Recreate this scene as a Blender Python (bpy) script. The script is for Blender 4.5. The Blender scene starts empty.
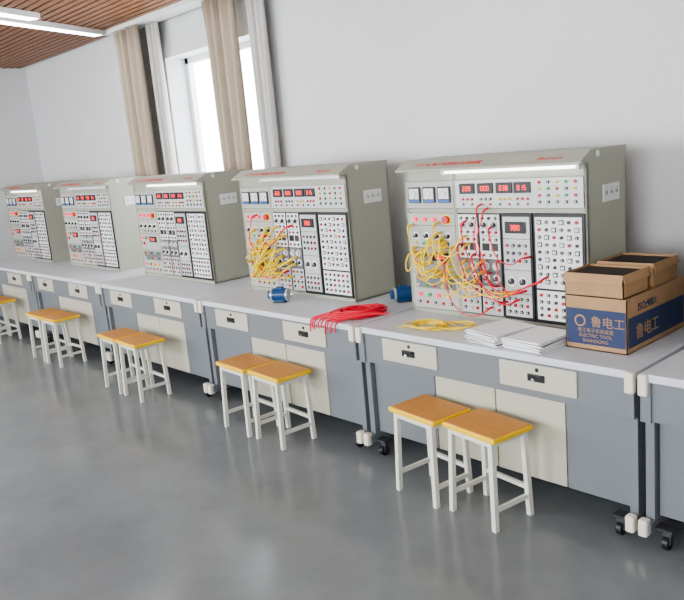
import bpy, math, random
from mathutils import Vector, Matrix
random.seed(7)
SC=bpy.context.scene
COL=SC.collection
try:
    SC.view_settings.look='AgX - Medium High Contrast'
except Exception: pass
# ------------------------------------------------------------ materials
MATS={}
def mat(name,col,rough=.5,metal=0,emit=0,ecol=None,noise=0,nscale=20,bump=0,spec=.5,coat=0):
    if name in MATS: return MATS[name]
    m=bpy.data.materials.new(name);m.use_nodes=True
    nt=m.node_tree;b=nt.nodes['Principled BSDF']
    b.inputs['Base Color'].default_value=(*col,1);b.inputs['Roughness'].default_value=rough
    b.inputs['Metallic'].default_value=metal;b.inputs['Specular IOR Level'].default_value=spec
    b.inputs['Coat Weight'].default_value=coat
    if emit:
        b.inputs['Emission Color'].default_value=(*(ecol or col),1);b.inputs['Emission Strength'].default_value=emit
    if noise or bump:
        tc=nt.nodes.new('ShaderNodeTexCoord');n=nt.nodes.new('ShaderNodeTexNoise');n.inputs['Scale'].default_value=nscale;n.inputs['Detail'].default_value=4
        nt.links.new(tc.outputs['Object'],n.inputs['Vector'])
        if noise:
            r=nt.nodes.new('ShaderNodeValToRGB')
            r.color_ramp.elements[0].position=.3;r.color_ramp.elements[1].position=.7
            r.color_ramp.elements[0].color=(*[c*(1-noise) for c in col],1);r.color_ramp.elements[1].color=(*[min(1,c*(1+noise)) for c in col],1)
            nt.links.new(n.outputs['Fac'],r.inputs['Fac']);nt.links.new(r.outputs['Color'],b.inputs['Base Color'])
        if bump:
            bp=nt.nodes.new('ShaderNodeBump');bp.inputs['Strength'].default_value=bump;bp.inputs['Distance'].default_value=.01
            nt.links.new(n.outputs['Fac'],bp.inputs['Height']);nt.links.new(bp.outputs['Normal'],b.inputs['Normal'])
    MATS[name]=m;return m
WALL=mat('wall_paint',(.66,.665,.67),.8,noise=.015,nscale=3,bump=.03)
TOP=mat('laminate_top',(.60,.62,.66),.35,noise=.02,nscale=60)
GREY=mat('bench_grey_steel',(.175,.19,.205),.45)
BEIGE=mat('bench_beige_steel',(.49,.47,.385),.5)
CAP=mat('cap_plastic',(.70,.65,.55),.5)
SHELL=mat('console_beige_steel',(.37,.37,.305),.5)
PANEL=mat('panel_aluminium',(.50,.51,.51),.45,metal=.1)
PANELB=mat('panel_light_grey',(.42,.425,.39),.5)
WHITE=mat('white_print',(.72,.73,.73),.5)
BLACK=mat('black_plastic',(.012,.012,.014),.4)
DARK=mat('dark_grey_plastic',(.05,.05,.055),.5)
MID=mat('mid_grey_plastic',(.16,.165,.17),.5)
RED=mat('red_plastic',(.62,.03,.03),.35)
REDL=mat('red_lamp',(.9,.03,.05),.3,emit=1.0,ecol=(1,.03,.05))
LED=mat('led_red',(1,.05,.05),.3,emit=1.6,ecol=(1,.04,.04))
YEL=mat('yellow_plastic',(.85,.62,.03),.4)
GRN=mat('green_plastic',(.02,.4,.12),.4)
BLU=mat('blue_plastic',(.03,.12,.42),.4)
CRED=mat('cable_red',(.75,.02,.05),.4)
CYEL=mat('cable_yellow',(.90,.66,.05),.4)
LEG=mat('stool_white_steel',(.68,.67,.60),.4)
CHROME=mat('chrome',(.6,.6,.6),.2,metal=1)
TUBE=mat('lamp_tube_on',(1,1,.95),.4,emit=3.5,ecol=(1,1,.93))
TUBEO=mat('lamp_tube_off',(.75,.76,.74),.4)
PAPER=mat('paper',(.84,.85,.86),.8)
KRAFT=mat('kraft_card',(.38,.235,.125),.8,noise=.08,nscale=12)
KRSHADE=mat('kraft_inside',(.03,.022,.018),.9)  # near-black colour standing for shade inside the open boxes
PRBLU=mat('print_blue',(.03,.045,.11),.7)
MOTB=mat('motor_blue',(.012,.06,.17),.35)
WINF=mat('window_frame_white',(.75,.76,.77),.4)
CURT=mat('curtain_beige',(.44,.365,.285),.9,noise=.04,nscale=30)
SHEER=mat('curtain_sheer',(.60,.58,.55),.9)
FIXT=mat('fixture_white',(.8,.8,.8),.4)
DIFF=mat('fixture_diffuser',(1,1,1),.4,emit=9.5,ecol=(.98,.99,1))
PLEN=mat('plenum_dark',(.03,.02,.015),.9)
SILV=mat('silver_paint',(.5,.5,.5),.35,metal=.6)

def wood(name,c1,c2,axis_scale=(1,12,12),rough=.4):
    m=bpy.data.materials.new(name);m.use_nodes=True;nt=m.node_tree;b=nt.nodes['Principled BSDF']
    tc=nt.nodes.new('ShaderNodeTexCoord');mp=nt.nodes.new('ShaderNodeMapping');mp.inputs['Scale'].default_value=axis_scale
    n=nt.nodes.new('ShaderNodeTexNoise');n.inputs['Scale'].default_value=4;n.inputs['Detail'].default_value=6;n.inputs['Distortion'].default_value=.4
    r=nt.nodes.new('ShaderNodeValToRGB');r.color_ramp.elements[0].position=.3;r.color_ramp.elements[1].position=.7
    r.color_ramp.elements[0].color=(*c1,1);r.color_ramp.elements[1].color=(*c2,1)
    nt.links.new(tc.outputs['Object'],mp.inputs['Vector']);nt.links.new(mp.outputs[0],n.inputs['Vector']);nt.links.new(n.outputs['Fac'],r.inputs['Fac'])
    nt.links.new(r.outputs['Color'],b.inputs['Base Color']);b.inputs['Roughness'].default_value=rough
    return m
SEAT=wood('stool_seat_wood',(.53,.215,.035),(.61,.27,.05),(2,14,2))
SEATE=mat('stool_edge_yellow',(.88,.55,.02),.4)
SLAT=wood('ceiling_wood_slat',(.20,.085,.04),(.30,.14,.07),(1,10,10),.5)
# floor
m=bpy.data.materials.new('epoxy_floor');m.use_nodes=True;nt=m.node_tree;b=nt.nodes['Principled BSDF']
tc=nt.nodes.new('ShaderNodeTexCoord')
n1=nt.nodes.new('ShaderNodeTexNoise');n1.inputs['Scale'].default_value=1.6;n1.inputs['Detail'].default_value=9;n1.inputs['Roughness'].default_value=.75
n2=nt.nodes.new('ShaderNodeTexNoise');n2.inputs['Scale'].default_value=140;n2.inputs['Detail'].default_value=2
mx=nt.nodes.new('ShaderNodeMath');mx.operation='MULTIPLY_ADD';mx.inputs[1].default_value=.3
r=nt.nodes.new('ShaderNodeValToRGB');r.color_ramp.elements[0].position=.4;r.color_ramp.elements[1].position=.9
r.color_ramp.elements[0].color=(.15,.165,.172,1);r.color_ramp.elements[1].color=(.225,.24,.245,1)
nt.links.new(tc.outputs['Object'],n1.inputs['Vector']);nt.links.new(tc.outputs['Object'],n2.inputs['Vector'])
nt.links.new(n2.outputs['Fac'],mx.inputs[0]);nt.links.new(n1.outputs['Fac'],mx.inputs[2]);nt.links.new(mx.outputs[0],r.inputs['Fac']);nt.links.new(r.outputs['Color'],b.inputs['Base Color'])
n3=nt.nodes.new('ShaderNodeTexNoise');n3.inputs['Scale'].default_value=7;n3.inputs['Detail'].default_value=3
nt.links.new(tc.outputs['Object'],n3.inputs['Vector'])
bp=nt.nodes.new('ShaderNodeBump');bp.inputs['Strength'].default_value=.045;bp.inputs['Distance'].default_value=.01
nt.links.new(n3.outputs['Fac'],bp.inputs['Height']);nt.links.new(bp.outputs['Normal'],b.inputs['Normal'])
b.inputs['Roughness'].default_value=.17;b.inputs['Specular IOR Level'].default_value=.5
FLOOR=m

# ------------------------------------------------------------ mesh builder
class MB:
    def __init__(s): s.v=[];s.f=[];s.mi=[];s.mats=[];s.sm=[]
    def _m(s,m):
        if m not in s.mats:s.mats.append(m)
        return s.mats.index(m)
    def add(s,vs,fs,m,smooth=False,M=None):
        o=len(s.v);k=s._m(m)
        for v in vs:
            v=Vector(v)
            if M is not None:v=M@v
            s.v.append(tuple(v))
        for f in fs: s.f.append([o+i for i in f]);s.mi.append(k);s.sm.append(smooth)
    def box(s,x0,x1,y0,y1,z0,z1,m,bev=0,M=None):
        if bev<=0:
            vs=[(x,y,z) for x in(x0,x1) for y in(y0,y1) for z in(z0,z1)]
            fs=[(0,1,3,2),(4,6,7,5),(0,4,5,1),(2,3,7,6),(0,2,6,4),(1,5,7,3)]
            s.add(vs,fs,m,M=M);return
        import bmesh
        bm=bmesh.new();bmesh.ops.create_cube(bm,size=1)
        for v in bm.verts:v.co=Vector(((x0+x1)/2+v.co.x*(x1-x0),(y0+y1)/2+v.co.y*(y1-y0),(z0+z1)/2+v.co.z*(z1-z0)))
        bmesh.ops.bevel(bm,geom=bm.edges[:],offset=bev,segments=2,affect='EDGES',profile=.5)
        bm.verts.index_update();s.add([v.co.copy() for v in bm.verts],[[v.index for v in f.verts] for f in bm.faces],m,M=M);bm.free()
    def cyl(s,c,r,h,ax,m,n=12,r2=None,M=None,smooth=True):
        if r2 is None:r2=r
        c=Vector(c);A={'x':Vector((1,0,0)),'y':Vector((0,1,0)),'z':Vector((0,0,1))}[ax]
        B={'x':Vector((0,1,0)),'y':Vector((0,0,1)),'z':Vector((1,0,0))}[ax];C=A.cross(B)
        vs=[];
        for k,(hh,rr) in enumerate(((0,r),(h,r2))):
            for i in range(n):
                a=2*math.pi*i/n;vs.append(c+A*hh+(B*math.cos(a)+C*math.sin(a))*rr)
        s.add(vs,[(i,(i+1)%n,n+(i+1)%n,n+i) for i in range(n)],m,smooth,M)
        s.add(vs,[list(range(n))[::-1],list(range(n,2*n))],m,False,M)
    def prism(s,prof,x0,x1,m,M=None):
        n=len(prof);vs=[(x0,y,z) for y,z in prof]+[(x1,y,z) for y,z in prof]
        s.add(vs,[list(range(n))[::-1],list(range(n,2*n))]+[(i,(i+1)%n,n+(i+1)%n,n+i) for i in range(n)],m,M=M)
    def mesh(s,name):
        me=bpy.data.meshes.new(name);me.from_pydata(s.v,[],s.f)
        for m in s.mats:me.materials.append(m)
        me.polygons.foreach_set('material_index',s.mi);me.polygons.foreach_set('use_smooth',s.sm);me.update()
        import bmesh
        bm=bmesh.new();bm.from_mesh(me);bmesh.ops.recalc_face_normals(bm,faces=bm.faces);bm.to_mesh(me);bm.free()
        return me
def obj(name,data,parent=None,loc=(0,0,0),rot=(0,0,0)):
    o=bpy.data.objects.new(name,data);COL.objects.link(o);o.location=loc;o.rotation_euler=rot
    if parent:o.parent=parent
    return o
def text(name,body,size,m,parent,M,ext=.0006,align='LEFT',shear=0):
    c=bpy.data.curves.new(name,'FONT');c.body=body;c.size=size;c.extrude=ext;c.align_x=align;c.shear=shear;c.materials.append(m)
    o=obj(name,c,parent);o.matrix_local=M;return o

# ------------------------------------------------------------ dimensions
L=1.668;W=1.642;HB=.78;YF=.453;YB=.837
YW=1.2;XL=-7.27;XR=5.2;YS=-5.2;ZC=3.15
WX0,WX1,WZ0,WZ1=-3.72,-2.3,.95,2.78
# ------------------------------------------------------------ room
b=MB();b.box(XL-.2,XR+.2,YS-.2,YW+.3,-.1,0,FLOOR);obj('floor',b.mesh('floor'))
b=MB()
b.box(XL-.2,WX0,YW,YW+.3,0,ZC+.1,WALL);b.box(WX1,XR+.2,YW,YW+.3,0,ZC+.1,WALL)
b.box(WX0,WX1,YW,YW+.3,0,WZ0,WALL);b.box(WX0,WX1,YW,YW+.3,WZ1,ZC+.1,WALL);obj('wall_back',b.mesh('wall_back'))
b=MB();b.box(XL-.2,XL,YS,YW,0,ZC+.1,WALL);obj('wall_left',b.mesh('wall_left'))
b=MB();b.box(XR,XR+.2,YS,YW,0,ZC+.1,WALL);obj('wall_right',b.mesh('wall_right'))
b=MB()
b.box(XL-.2,XR+.2,YS-.2,YS,0,.9,WALL);b.box(XL-.2,XR+.2,YS-.2,YS,2.7,ZC+.1,WALL)
SW=[(-6.2,-3.6),(-2.4,.2),(1.4,4.0)];xs=[XL-.2]+[q for w in SW for q in w]+[XR+.2]  # unseen openings added behind the camera to let sky light in
for i in range(0,len(xs),2): b.box(xs[i],xs[i+1],YS-.2,YS,.9,2.7,WALL)
obj('wall_front',b.mesh('wall_front'))
b=MB();b.box(XL-.2,XR+.2,YS-.2,YW+.3,ZC+.1,ZC+.2,PLEN)
y=YS+.03
while y<YW-.06:
    b.box(XL,XR,y,y+.062,ZC,ZC+.06,SLAT);y+=.088
obj('ceiling',b.mesh('ceiling'))
b=MB();b.box(XL,XR,YW-.012,YW,0,.1,GREY);obj('baseboard_back',b.mesh('bb'))
b=MB();b.box(XL,XL+.012,YS,YW,0,.1,GREY);obj('baseboard_left',b.mesh('bb2'))
# window
def window(name,x0,x1,z0,z1,y,n):
    b=MB();t=.055
    b.box(x0,x1,y,y+.06,z0,z0+t,WINF);b.box(x0,x1,y,y+.06,z1-t,z1,WINF);b.box(x0,x0+t,y,y+.06,z0,z1,WINF);b.box(x1-t,x1,y,y+.06,z0,z1,WINF)
    for i in range(1,n):
        x=x0+(x1-x0)*i/n;b.box(x-.035,x+.035,y-.008,y+.06,z0,z1,WINF)
    return obj(name,b.mesh(name))
window('window_1',WX0,WX1,WZ0,WZ1,YW+.22,2)
for i,(a,c) in enumerate(SW): window('window_%d'%(i+2),a,c,.9,2.7,YS-.12,3)
# curtains
def curtain(name,x0,x1,y,z0,z1,m,amp=.04,n=6,pinch=0):
    b=MB();N=n*12;K=14;vs=[]
    for j in range(K+1):
        t=j/K;z=z1+(z0-z1)*t;s=1-pinch*math.sin(min(1,t*1.6)*math.pi/2)
        for i in range(N+1):
            u=i/N;x=(x0+x1)/2+(u-.5)*(x1-x0)*s
            vs.append((x+.01*math.sin(3*t+9*u),y+amp*math.sin(u*n*2*math.pi+.5*math.sin(4*t))+.012*math.sin(u*37+t*3),z))
    fs=[(j*(N+1)+i,j*(N+1)+i+1,(j+1)*(N+1)+i+1,(j+1)*(N+1)+i) for j in range(K) for i in range(N)]
    b.add(vs,fs,m,True);o=obj(name,b.mesh(name));md=o.modifiers.new('s','SOLIDIFY');md.thickness=.004;return o
curtain('curtain',-4.33,-3.80,1.0,.06,ZC-.05,CURT,n=4,pinch=.15)
curtain('curtain',-2.68,-2.2,1.0,.06,ZC-.05,CURT,n=4,pinch=.12)
curtain('sheer_curtain',-3.84,-3.60,1.10,.06,ZC-.05,SHEER,amp=.03,n=4,pinch=.15)
curtain('sheer_curtain',-2.19,-1.94,1.10,.06,ZC-.05,SHEER,amp=.03,n=4,pinch=.15)
b=MB();b.box(-4.45,-1.7,.95,1.14,ZC-.045,ZC,FIXT,.004);obj('curtain_track',b.mesh('ct'))
# ceiling lights
b=MB();b.box(-.06,.06,-1.25,1.25,-.05,0,FIXT,.004);b.box(-.05,.05,-1.23,1.23,-.054,-.048,DIFF);fx=b.mesh('linear_ceiling_light')
A19=math.radians(24)
for x,y in ((-3.93,-.24),(-3.25,-1.15),(-1.5,-.5),(.7,-.5),(2.9,-.5),(-6.0,-2.2),(-5.2,-3.9),(-2.5,-3.8),(.3,-3.8),(3.0,-3.8)): obj('linear_ceiling_light',fx,loc=(x,y,ZC),rot=(0,0,A19))
# ------------------------------------------------------------ bench meshes
b=MB();b.box(0,W,0,.85,HB-.035,HB,TOP,.004);m_top=b.mesh('tabletop')
b=MB()
for x0 in (0,W-.045):
    b.box(x0,x0+.045,-.004,.85,.075,.125,GREY,.006)
    b.box(x0+.004,x0+.041,.04,.80,.12,.57,GREY)
    b.box(x0,x0+.045,.0,.85,.57,HB-.035,GREY,.003)
b.box(.045,W-.045,.012,.03,.575,HB-.035,GREY)
b.box(.045,W-.045,.03,.84,.575,.59,GREY)
b.box(.045,W-.045,.80,.84,.125,HB-.035,GREY)
m_frame=b.mesh('frame')
b=MB()
b.box(.045,W-.045,.10,.80,.13,.15,GREY)
def door(x0,x1,m): b.box(x0+.003,x1-.003,.07,.09,.135,.572,m,.003)
door(.045,.50,GREY);door(.50,.89,BEIGE);door(.89,1.28,BEIGE);door(1.28,W-.045,GREY)
m_doors=b.mesh('lower_cabinet')
b=MB()
for x0 in (-.005,W-.037):
    b.box(x0,x0+.042,-.018,.02,HB-.095,HB-.0005,CAP,.010)
    b.box(x0,x0+.042,-.026,.02,.062,.138,CAP,.010)
m_caps=b.mesh('end_caps')
def drawer(x0,x1):
    b=MB();b.box(x0,x1,.002,.02,.61,.735,BEIGE,.004)
    c=(x0+x1)/2-.0
    b.box(c-.045,c+.045,-.004,.004,.655,.69,BLACK,.003);b.box(c-.035,c+.035,-.012,-.002,.68,.69,BLACK,.003)
    b.cyl((c-.015,-.008,.663),.008,.006,'y',CHROME);b.cyl((c+.005,-.0,.712),.010,.006,'y',BLACK)
    return b.mesh('drawer')
m_d1=drawer(.19,.58);m_d2=drawer(.97,1.38)
b=MB()
for x in (.09,W-.09):
    for y in (.05,.76):
        b.cyl((x-.012,y,.03),.03,.024,'x',BLACK,18);b.cyl((x-.014,y,.03),.012,.028,'x',DARK)
        b.box(x-.02,x+.02,y-.008,y+.02,.05,.076,DARK,.003);b.box(x-.019,x-.014,y-.012,y+.012,.026,.06,DARK);b.box(x+.014,x+.019,y-.012,y+.012,.026,.06,DARK)
        b.cyl((x,y+.01,.07),.012,.02,'z',CHROME)
        xa,xb=(.03,x+.03) if x<.5 else (x-.03,W-.03)
        b.box(xa,xb,y-.02,y+.04,.085,.095,DARK)
m_cast=b.mesh('casters')
for k in range(-1,5):
    e=obj('lab_bench',None,loc=(-k*L,0,0))
    for n,mm in (('tabletop',m_top),('frame',m_frame),('lower_cabinet',m_doors),('end_caps',m_caps),('drawer_1',m_d1),('drawer_2',m_d2),('casters',m_cast)): obj(n,mm,e)
# ------------------------------------------------------------ trainer console
CW=1.170
b=MB();H0=HB+.001
b.box(0,.012,YF-.0,YB,H0,1.64,SHELL);b.box(CW-.012,CW,YF,YB,H0,1.64,SHELL)
b.box(0,CW,YB-.012,YB,H0,1.64,SHELL);b.box(0,CW,YF+.012,YB,H0,HB+.015,SHELL)
b.box(0,.03,YF,YF+.02,H0,1.62,SHELL);b.box(CW-.012,CW,YF,YF+.02,H0,1.62,SHELL)
b.box(0,CW,YF,YF+.02,H0,.805,SHELL);b.box(0,CW,YF,YF+.02,1.555,1.64,SHELL)
b.box(.365,.385,YF,YF+.02,H0,1.62,SHELL);b.box(0,CW,YF,YF+.02,1.375,1.395,SHELL)
b.box(.01,CW-.01,YF+.012,YF+.022,H0,1.64,SHELL)
m_shell=b.mesh('shell')
b=MB()
YL=YF-.06
b.prism([(YB,1.674),(YF+.04,1.674),(YL,1.622),(YL,1.612),(YF+.02,1.612),(YF+.02,1.625),(YB,1.625)],-.006,CW+.004,SHELL)
b.cyl((CW+.004,YF+.10,1.65),.016,.003,'x',WHITE,16)
m_hood=b.mesh('hood')
def lamp(m):
    b=MB();b.cyl((.34,YF-.03,1.600),.010,.80,'x',m,10);b.box(.32,1.155,YF-.045,YF-.015,1.606,1.612,WHITE);b.box(.32,.34,YF-.043,YF-.017,1.586,1.61,WHITE);b.box(1.14,1.155,YF-.043,YF-.017,1.586,1.61,WHITE)
    return b.mesh('hood_lamp')
m_lon=lamp(TUBE);m_loff=lamp(TUBEO)
b=MB()
P=YF-.004
b.box(.03,.365,P,YF+.014,1.40,1.55,PANELB);b.box(.385,CW-.015,P,YF+.014,1.40,1.55,PANEL)
b.box(.03,.365,P,YF+.014,.81,1.37,PANELB)
for x0,x1 in ((.385,.525),(.53,.67)):
    b.box(x0,x1,P,YF+.014,.81,1.37,DARK,.002);b.box(x0+.005,x1-.005,P-.002,P,1.125,1.365,WHITE);b.box(x0+.005,x1-.005,P-.002,P,.98,1.12,MID);b.box(x0+.005,x1-.005,P-.002,P,.815,.975,PANEL)
for x0,x1 in ((.678,.865),(.872,1.160)):
    b.box(x0,x1,P-.004,YF+.014,.805,1.372,BLACK,.002)
b.box(.69,.853,P-.008,P,.825,1.355,PANEL);b.box(.886,1.146,P-.008,P,.825,1.355,WHITE)
for z in (.985,): b.box(.886,1.146,P-.0095,P-.007,z-.005,z+.005,BLACK)
for z in (1.24,1.075,.95): b.box(.69,.853,P-.009,P-.007,z-.0015,z+.0015,DARK)
for z in (1.30,1.17,1.02): b.box(.035,.36,P-.001,P,z-.0015,z+.0015,DARK)
b.box(.05,.35,P-.0015,P,.93,1.01,MID)
m_pan=b.mesh('panels')
b=MB()
def sock(x,z,m,r=.0085,y=P):
    b.cyl((x,y-.007,z),r,.008,'y',m,10);b.cyl((x,y-.0075,z),r*.45,.002,'y',BLACK if m is not BLACK else WHITE,6)
def knob(x,z,r=.016,m=BLACK,ring=True,y=P,rm=None):
    if ring:b.cyl((x,y-.003,z),r*1.6,.003,'y',rm or WHITE,16)
    b.cyl((x,y-.018,z),r*.8,.018,'y',m,14,r2=r*.9);b.box(x-.0015,x+.0015,y-.0195,y-.017,z,z+r*.8,WHITE)
SEG=dict(zip('0123456789',['abcdef','bc','abged','abgcd','fgbc','afgcd','afgedc','abc','abcdefg','abcdfg']))
def digits(x,z,s,t,y):
    for ch in t:
        w=.5*s;q=.07*s
        for g in SEG[ch]:
            X,Z,hor={'a':(0,s,1),'g':(0,s/2,1),'d':(0,0,1),'f':(-w/2,.75*s,0),'b':(w/2,.75*s,0),'e':(-w/2,.25*s,0),'c':(w/2,.25*s,0)}[g]
            if hor:b.box(x+X-w/2,x+X+w/2,y-.0012,y,z+Z-q,z+Z+q,LED)
            else:b.box(x+X-q,x+X+q,y-.0012,y,z+Z-s/4,z+Z+s/4,LED)
        x+=.85*s
def display(x,z,w,h,t,y=P):
    b.box(x-w/2,x+w/2,y-.008,y,z-h/2,z+h/2,BLACK,.002);s=h*.42
    digits(x-(len(t)-1)*.85*s/2,z-s/2,s,t,y-.008)
for i in range(3):
    x=.085+i*.11;b.box(x-.045,x+.045,P-.012,P,1.43,1.52,DARK,.004);b.box(x-.036,x+.036,P-.0135,P-.011,1.452,1.512,WHITE)
    b.box(x-.04,x+.04,P-.0138,P-.011,1.434,1.447,BLU);b.box(x-.001,x+.001,P-.0145,P-.0130,1.452,1.495,BLACK,M=Matrix.Translation((x,0,1.447))@Matrix.Rotation(.4,4,'Y')@Matrix.Translation((-x,0,-1.447)))
    for j in range(7):
        a=math.radians(150-j*20);b.box(x+.030*math.cos(a)-.001,x+.030*math.cos(a)+.001,P-.0143,P-.013,1.452+.042*math.sin(a),1.460+.042*math.sin(a),BLACK)
for i,x in enumerate((.465,.585,.705,.815)):
    display(x,1.505,.10,.055,['220','000','038','015'][i])
    for j in (-.03,0,.03): sock(x+j,1.447,(RED,BLACK,YEL)[(i+int(j*100))%3],.007)
    sock(x-.03,1.42,BLACK,.006);sock(x+.03,1.42,RED,.006)
for i in range(5):
    for j in range(4): sock(.915+i*.05,1.43+j*.033,(YEL,GRN,RED,BLACK)[(i+j*2)%4] if j else BLACK,.008)
for i in range(3): b.cyl((.08+i*.07,P-.012,1.335),.012,.012,'y',REDL,12)
b.cyl((.31,P-.02,1.335),.022,.02,'y',RED,16);b.cyl((.31,P-.002,1.335),.03,.002,'y',YEL,16)
for i in range(4): knob(.075+i*.08,1.24,.015)
for i in range(5):
    sock(.07+i*.06,1.195,(YEL,GRN,RED,BLACK,BLACK)[i])
b.cyl((.08,P-.01,1.13),.014,.01,'y',REDL,12);b.cyl((.08,P-.01,1.08),.014,.01,'y',RED,12);b.cyl((.13,P-.01,1.13),.014,.01,'y',GRN,12)
display(.25,1.12,.12,.05,'0000')
for i in range(5):
    for j in range(2): sock(.07+i*.06,.992-j*.045,(RED,WHITE,YEL,GRN,BLU)[(i*2+j)%5],.009,P-.0015)
for i in range(4): b.cyl((.08+i*.07,P-.01,.89),.012,.01,'y',(REDL,GRN,REDL,YEL)[i],12)
for i in range(5): sock(.07+i*.06,.845,(BLACK,RED)[i%2],.009)
q=P-.002
for cx in (.455,.60):
    for r_,z in enumerate((1.345,1.27,1.23,1.145)):
        for i in range(3): sock(cx-.042+i*.042,z,(BLACK,DARK,BLACK,RED,BLACK)[(r_+i)%5],.0085,q)
    knob(cx-.032,1.31,.014,DARK,True,q,PANEL);knob(cx+.032,1.31,.014,DARK,True,q,PANEL)
    b.box(cx-.05,cx-.005,q-.004,q,1.17,1.21,BLACK);b.box(cx+.01,cx+.05,q-.004,q,1.17,1.21,DARK)
    for z in (1.085,1.018):
        for i in (-.033,.033): knob(cx+i,z,.015,WHITE if z>1.05 else DARK,True,q,PANEL if z>1.05 else WHITE)
    for r_,z in enumerate((.95,.915,.88,.845)):
        for i in range(3): sock(cx-.042+i*.042,z,(RED,BLACK,BLACK,WHITE)[(r_*2+i)%4],.009,q)
    for z in (1.29,1.25,.93,.897): b.box(cx-.055,cx+.055,q-.001,q,z-.001,z+.001,DARK)
q=P-.008
display(.77,1.30,.125,.06,'380',q)
for j,z in enumerate((1.205,1.165,1.125)):
    for i in range(4): sock(.715+i*.037,z,(RED,BLACK,DARK,BLACK)[(i+j)%4],.009,q)
for i in range(2): knob(.735+i*.07,1.015,.019,DARK,True,q)
for j,z in enumerate((.92,.885,.85)):
    for i in range(4): sock(.715+i*.037,z,(BLACK,RED)[(i*j)%2],.009,q)
for j in range(9):
    z=1.33-j*.038
    for i in range(6):
        x=.911+i*.042
        if (i+j)%3==0:
            b.box(x-.013,x+.013,q-.003,q,z-.012,z+.012,(DARK,MID,DARK,BLACK)[(i*j)%4]);b.box(x-.008,x+.008,q-.005,q,z-.007,z+.007,WHITE)
        else: sock(x,z,(BLACK,RED,BLACK,BLACK,DARK,DARK,MID)[(i*3+j)%7],.009,q)
for i in range(6):
    for j in range(4): sock(.911+i*.042,.955-j*.035,(RED,BLACK,BLACK,DARK)[(i+j)%4],.009,q)
m_ins=b.mesh('instruments')
b=MB();x=CW
b.box(x,x+.006,.60,.76,1.41,1.495,WHITE,.002)
for i in range(3):
    yy=.63+i*.05
    b.box(x+.005,x+.007,yy-.009,yy-.005,1.445,1.463,BLACK);b.box(x+.005,x+.007,yy+.005,yy+.009,1.445,1.463,BLACK);b.box(x+.005,x+.007,yy-.003,yy+.003,1.47,1.474,BLACK)
m_out=b.mesh('socket_outlet')
def slantM(x,t):
    a=Vector((0,YL,1.622));c=Vector((0,YF+.04,1.674));up=(c-a).normalized();nrm=Vector((1,0,0)).cross(up)
    p=a+(c-a)*t+nrm*.0008+Vector((x,0,0))
    return Matrix(((1,up.x,nrm.x,p.x),(0,up.y,nrm.y,p.y),(0,up.z,nrm.z,p.z),(0,0,0,1)))
CX=.024
for k in range(-1,5):
    e=obj('electrical_trainer_console',None,loc=(-k*L+CX,0,0))
    for n,mm in (('shell',m_shell),('hood',m_hood),('hood_lamp',m_lon if k in(0,2,4) else m_loff),('panels',m_pan),('instruments',m_ins),('socket_outlet',m_out)): obj(n,mm,e)
    text('hood_title','HT-106 电工电路综合实验装置',.034,RED,e,slantM(.12,.32),shear=.2)
    text('hood_label','Electronic',.034,RED,e,slantM(.92,.32),shear=.2)

# ------------------------------------------------------------ stools
b=MB()
sw,sd,sh=.34,.26,.46
b.box(-sw/2,sw/2,-sd/2,sd/2,sh-.028,sh-.003,SEATE,.006);b.box(-sw/2+.006,sw/2-.006,-sd/2+.006,sd/2-.006,sh-.01,sh,SEAT,.003)
m_seat=b.mesh('seat')
b=MB()
lx,ly,t=.13,.105,.0125
for sx in(-1,1):
    for sy in(-1,1):
        x=sx*lx;y=sy*ly;fx_=sx*(lx+.012);fy=sy*(ly+.012)
        vs=[(x+a*t,y+c*t,sh-.028) for a,c in((-1,-1),(1,-1),(1,1),(-1,1))]+[(fx_+a*t,fy+c*t,.0) for a,c in((-1,-1),(1,-1),(1,1),(-1,1))]
        b.add(vs,[(0,1,2,3),(7,6,5,4)]+[(i,4+i,4+(i+1)%4,(i+1)%4) for i in range(4)],LEG)
for sy in(-1,1):
    y=sy*ly;b.box(-lx,lx,y-.01,y+.01,sh-.055,sh-.028,LEG);
    y=sy*(ly+.009);
    if sy==1:b.box(-lx,lx,y-.009,y+.009,.13,.15,LEG)
for sx in(-1,1):
    x=sx*lx;b.box(x-.01,x+.01,-ly,ly,sh-.055,sh-.028,LEG)
    x=sx*(lx+.009);b.box(x-.009,x+.009,-ly,ly,.09,.11,LEG)
m_legs=b.mesh('legs')
for x,y,r_ in ((.985,-.135,-8),(.62,-.125,-7),(-.61,-.13,-4),(-.97,-.13,-3),(-2.27,-.21,-2),(-2.63,-.2,-3),(-3.93,-.17,2),(-4.29,-.17,0),(-5.62,-.17,2),(-5.98,-.17,0)):
    e=obj('stool',None,loc=(x,y,0),rot=(0,0,math.radians(r_)));obj('seat',m_seat,e);obj('legs',m_legs,e)

# ------------------------------------------------------------ cables
def cable_obj(name,paths,m,r=.0035,plug=True):
    c=bpy.data.curves.new(name,'CURVE');c.dimensions='3D';c.bevel_depth=r;c.bevel_resolution=2;c.resolution_u=5;c.materials.append(m)
    for pts in paths:
        s=c.splines.new('NURBS');s.points.add(len(pts)-1);s.order_u=4;s.use_endpoint_u=True
        for i,p in enumerate(pts):
            s.points[i].co=(*p,1);s.points[i].radius=2.2 if plug and (i<2 or i>=len(pts)-2) else 1
    return obj(name,c)
def patch(x0,z0,x1,z1,sag,out,ox=0):
    ox+=CX;y=P-.008;a=(x0+ox,y,z0);b_=(x1+ox,y,z1)
    pts=[a,(x0+ox,y-.045,z0)]
    n=5
    for i in range(n):
        t=(i+.5)/n;k=4*t*(1-t)
        pts.append((ox+x0+(x1-x0)*t+random.uniform(-.025,.025),y-.05-out*k+random.uniform(-.015,.015),z0+(z1-z0)*t-sag*k+random.uniform(-.02,.02)))
    pts+=[(x1+ox,y-.045,z1),b_];return pts
def rs(x0,x1,z0,z1):return random.uniform(x0,x1),random.uniform(z0,z1)
ys=[];rd=[]
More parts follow.
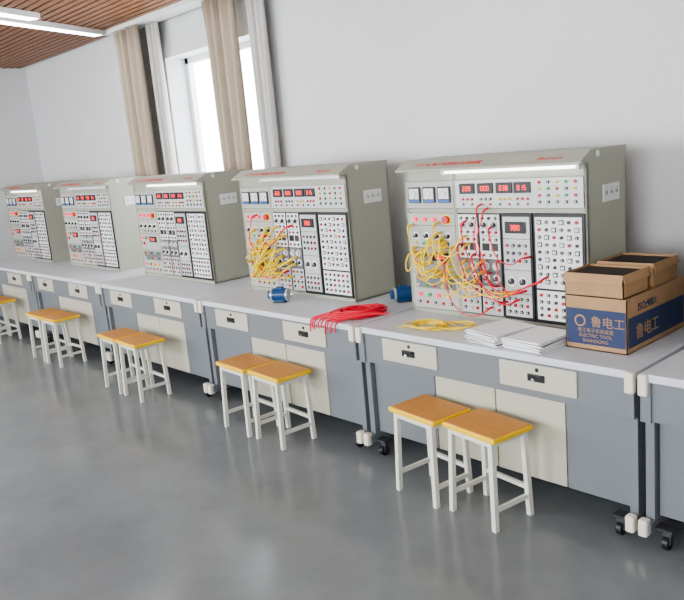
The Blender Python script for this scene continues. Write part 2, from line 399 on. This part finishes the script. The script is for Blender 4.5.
for i in range(15):
    a=rs(.04,.32,1.08,1.34);c=rs(.12,.52,1.0,1.25);ys.append(patch(*a,*c,random.uniform(.03,.14),random.uniform(.02,.08)))
for i in range(7):
    a=rs(.25,.5,1.0,1.2);c=rs(.45,.8,.9,1.12);ys.append(patch(*a,*c,random.uniform(.05,.14),random.uniform(.03,.08)))
cable_obj('yellow_patch_cables',ys,CYEL,.0038)
for a in ((.60,1.40,.64,.98,.0,.05),(.56,1.42,.60,1.05,.02,.04),(.50,1.15,.9,1.02,.12,.08),(.62,1.3,.85,1.15,.08,.05),(.45,1.33,.7,.9,.06,.07),(.3,1.1,.6,.86,.12,.05),(.66,1.12,.82,.97,.05,.05),(.4,1.2,.78,.92,.12,.06),(.55,1.1,.95,1.05,.1,.06)):
    rd.append(patch(*a))
cable_obj('red_patch_cables',rd,CRED,.003)
ys=[]
for i in range(24):
    a=rs(.08,.62,1.0,1.27);c=rs(.1,.55,.88,1.12);ys.append(patch(*a,*c,random.uniform(.03,.12),random.uniform(.02,.09),-L))
cable_obj('yellow_patch_cables',ys,CYEL,.0042)
rd=[patch(.2,1.35,.22,1.1,.02,.05,-L),patch(.3,1.2,.6,1.28,.08,.05,-L),patch(.25,1.05,.5,.95,.1,.05,-L)]
cable_obj('red_patch_cables',rd,CRED)
def pile(cx,cy,rx,ry,n,h,ang=0,base=.006):
    out=[]
    for i in range(n):
        a0=random.uniform(0,6.28);pts=[];z=HB+base+.002+h*random.random();sx=random.uniform(.5,1);sy=random.uniform(.4,1)
        for j in range(11):
            a=a0+j*.62;x=rx*sx*math.cos(a)+random.uniform(-.01,.01);y=ry*sy*math.sin(a)+random.uniform(-.008,.008)
            pts.append((cx+x*math.cos(ang)-y*math.sin(ang),cy+x*math.sin(ang)+y*math.cos(ang),max(HB+base,z+random.uniform(-.006,.006))))
        out.append(pts)
    return out
p=pile(-.17,.18,.10,.20,34,.04,-.5)
for i in range(9):
    x=-.40+i*.028+random.uniform(-.01,.01);dz=random.uniform(.03,.10)
    p.append([(x+.22,.22,HB+.03),(x+.14,.15,HB+.04),(x+.06,.06,HB+.03),(x+.02,.02,HB+.012),(x,-.01,HB+.008),(x-.005,-.018,HB-.03),(x-.005,-.017,HB-dz)])
cable_obj('red_cable_bundle',p,CRED,.0045,False)
cable_obj('yellow_cable_coil',pile(.40,.17,.17,.10,6,.015,.15)+pile(.52,.24,.13,.10,3,.01,.6)+[[(.25,.08,HB+.006),(.33,.2,HB+.008),(.45,.28,HB+.02),(.55,.33,HB+.006),(.68,.3,HB+.006)]],CYEL,.0036,False)
# ------------------------------------------------------------ motors
def motor(x,y,rz):
    e=obj('small_electric_motor',None,loc=(x,y,HB+.001),rot=(0,0,rz))
    b=MB();b.cyl((-.05,0,.05),.04,.10,'x',MOTB,24);b.cyl((.05,0,.05),.043,.012,'x',SILV,24);b.cyl((-.062,0,.05),.043,.012,'x',SILV,24);b.cyl((-.085,0,.05),.03,.023,'x',MOTB,20);b.cyl((.062,0,.05),.007,.03,'x',CHROME)
    for i in range(14):
        a=i*2*math.pi/14;M=Matrix.Translation((0,0,.05))@Matrix.Rotation(a,4,'X');b.box(-.048,.048,-.0015,.0015,.038,.046,MOTB,M=M)
    obj('body',b.mesh('body'),e)
    b=MB();b.box(-.045,.045,-.045,.045,0,.006,DARK,.002);b.box(-.035,.035,-.03,-.02,.005,.03,MOTB);b.box(-.035,.035,.02,.03,.005,.03,MOTB);b.box(-.025,.025,-.02,.02,.085,.105,MOTB,.004);obj('base',b.mesh('base'),e)
motor(-1.0,.24,.5);motor(-.20,.62,.9)
# ------------------------------------------------------------ paper stacks
def papers(x,y,rz,n,h):
    e=obj('paper_stack',None,loc=(x,y,HB+.001),rot=(0,0,rz));b=MB();z=0
    for i in range(n):
        t=h/n;M=Matrix.Translation((random.uniform(-.008,.008),random.uniform(-.008,.008),0))@Matrix.Rotation(random.uniform(-.06,.06),4,'Z')
        b.box(-.105,.105,-.135,.135,z,z+t*.80,PAPER,M=M);b.box(-.10,.10,-.13,.13,z+t*.8,z+t,MID,M=M) if i<n-1 else None;z+=t
    obj('sheets',b.mesh('sheets'),e)
papers(.86,.18,-.20,12,.058);papers(1.085,.17,-.06,10,.05)
# ------------------------------------------------------------ cartons
def carton(x0,x1,y0,y1,h,z,rz=0,openf=True,pr=False):
    cx,cy=(x0+x1)/2,(y0+y1)/2;w,d_=(x1-x0)/2,(y1-y0)/2
    e=obj('cardboard_box',None,loc=(cx,cy,z),rot=(0,0,rz));b=MB();t=.004
    b.box(-w,w,-d_,d_,0,t,KRAFT)
    for a in ((-w,w,-d_,-d_+t),(-w,w,d_-t,d_),(-w,-w+t,-d_,d_),(w-t,w,-d_,d_)): b.box(*a,0,h,KRAFT)
    if openf:
        b.box(-w+t,w-t,-d_+t,d_-t,h*.88,h*.90,KRSHADE)  # sheet below the rim, painted dark as the box's inner shade
        M=Matrix.Translation((0,-d_,h))@Matrix.Rotation(math.radians(70),4,'X')
        b.box(-w,w,-.045,0,-.003,0,KRAFT,M=M)
        M=Matrix.Translation((w,0,h))@Matrix.Rotation(math.radians(75),4,'Y')
        b.box(0,.04,-d_,d_,-.003,0,KRAFT,M=M)
    else:
        b.box(-w,w,-d_,-.001,h,h+.003,KRAFT);b.box(-w,w,.001,d_,h,h+.003,KRAFT)
    obj('carton',b.mesh('carton'),e)
    if pr:
        b=MB();g=.001
        b.box(-w+.006,w-.006,-d_-g,-d_,.025,h*.78,PRBLU);b.box(w,w+g,-d_+.01,d_-.01,.025,h*.66,PRBLU)
        obj('print_band',b.mesh('print'),e)
        F=Matrix(((1,0,0,0),(0,0,-1,-d_-.002),(0,1,0,0),(0,0,0,1)))
        S=Matrix(((0,0,1,w+.002),(1,0,0,0),(0,1,0,0),(0,0,0,1)))
        text('print_1','鲁电工',.055,KRAFT,e,F@Matrix.Translation((.06,.115,0)),align='CENTER')
        for i,s_ in enumerate(('电工电子实验装置','ELECTRIC TOOL','SHANDONG')): text('print_%d'%(i+4),s_,.022,KRAFT,e,F@Matrix.Translation((.0,.085-.024*i,0)),align='CENTER')
        b=MB();b.cyl((-.075,-d_-.002,.135),.028,.001,'y',KRAFT,24);b.cyl((-.075,-d_-.0025,.135),.020,.001,'y',PRBLU,24);obj('print_logo',b.mesh('logo'),e)
        text('print_2','鲁电工',.075,KRAFT,e,S@Matrix.Translation((-.1,.06,0)),align='CENTER')
        text('print_3','ISO:9001',.05,PRBLU,e,S@Matrix.Translation((-.1,.18,0)),align='CENTER')
    return e
carton(1.215,1.515,.20,.78,.245,HB+.001,0,False,True)
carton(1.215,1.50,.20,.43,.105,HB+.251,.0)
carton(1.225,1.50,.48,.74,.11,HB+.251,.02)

# ------------------------------------------------------------ lights / world
w=bpy.data.worlds.new('world');SC.world=w;w.use_nodes=True
bg=w.node_tree.nodes['Background'];bg.inputs[0].default_value=(.90,.95,1,1);bg.inputs[1].default_value=9
def area(name,loc,rot,sx,sy,e,col=(1,1,1)):
    l=bpy.data.lights.new(name,'AREA');l.shape='RECTANGLE';l.size=sx;l.size_y=sy;l.energy=e;l.color=col
    o=obj(name,l,loc=loc,rot=rot);return o
for a,c in SW: area('daylight_area',((a+c)/2,YS-.3,1.8),(math.radians(90),0,0),2.6,1.8,140,(.95,.98,1))  # lamps added outside the unseen front windows to brighten the room
# ------------------------------------------------------------ camera
f=750.36;yaw,pit,rol=.8406,.2025,-.0903
F=Vector((-math.sin(yaw)*math.cos(pit),math.cos(yaw)*math.cos(pit),-math.sin(pit)));R=Vector((math.cos(yaw),math.sin(yaw),0));U=R.cross(F)
R2=R*math.cos(rol)+U*math.sin(rol);U2=-R*math.sin(rol)+U*math.cos(rol)
cd=bpy.data.cameras.new('camera');cd.sensor_width=36;cd.lens=f/684*36;cd.clip_start=.05
co=obj('camera',cd);M=Matrix((R2,U2,-F)).transposed().to_4x4();M.translation=Vector((3.0524,-2.8264,1.7944));co.matrix_world=M
SC.camera=co
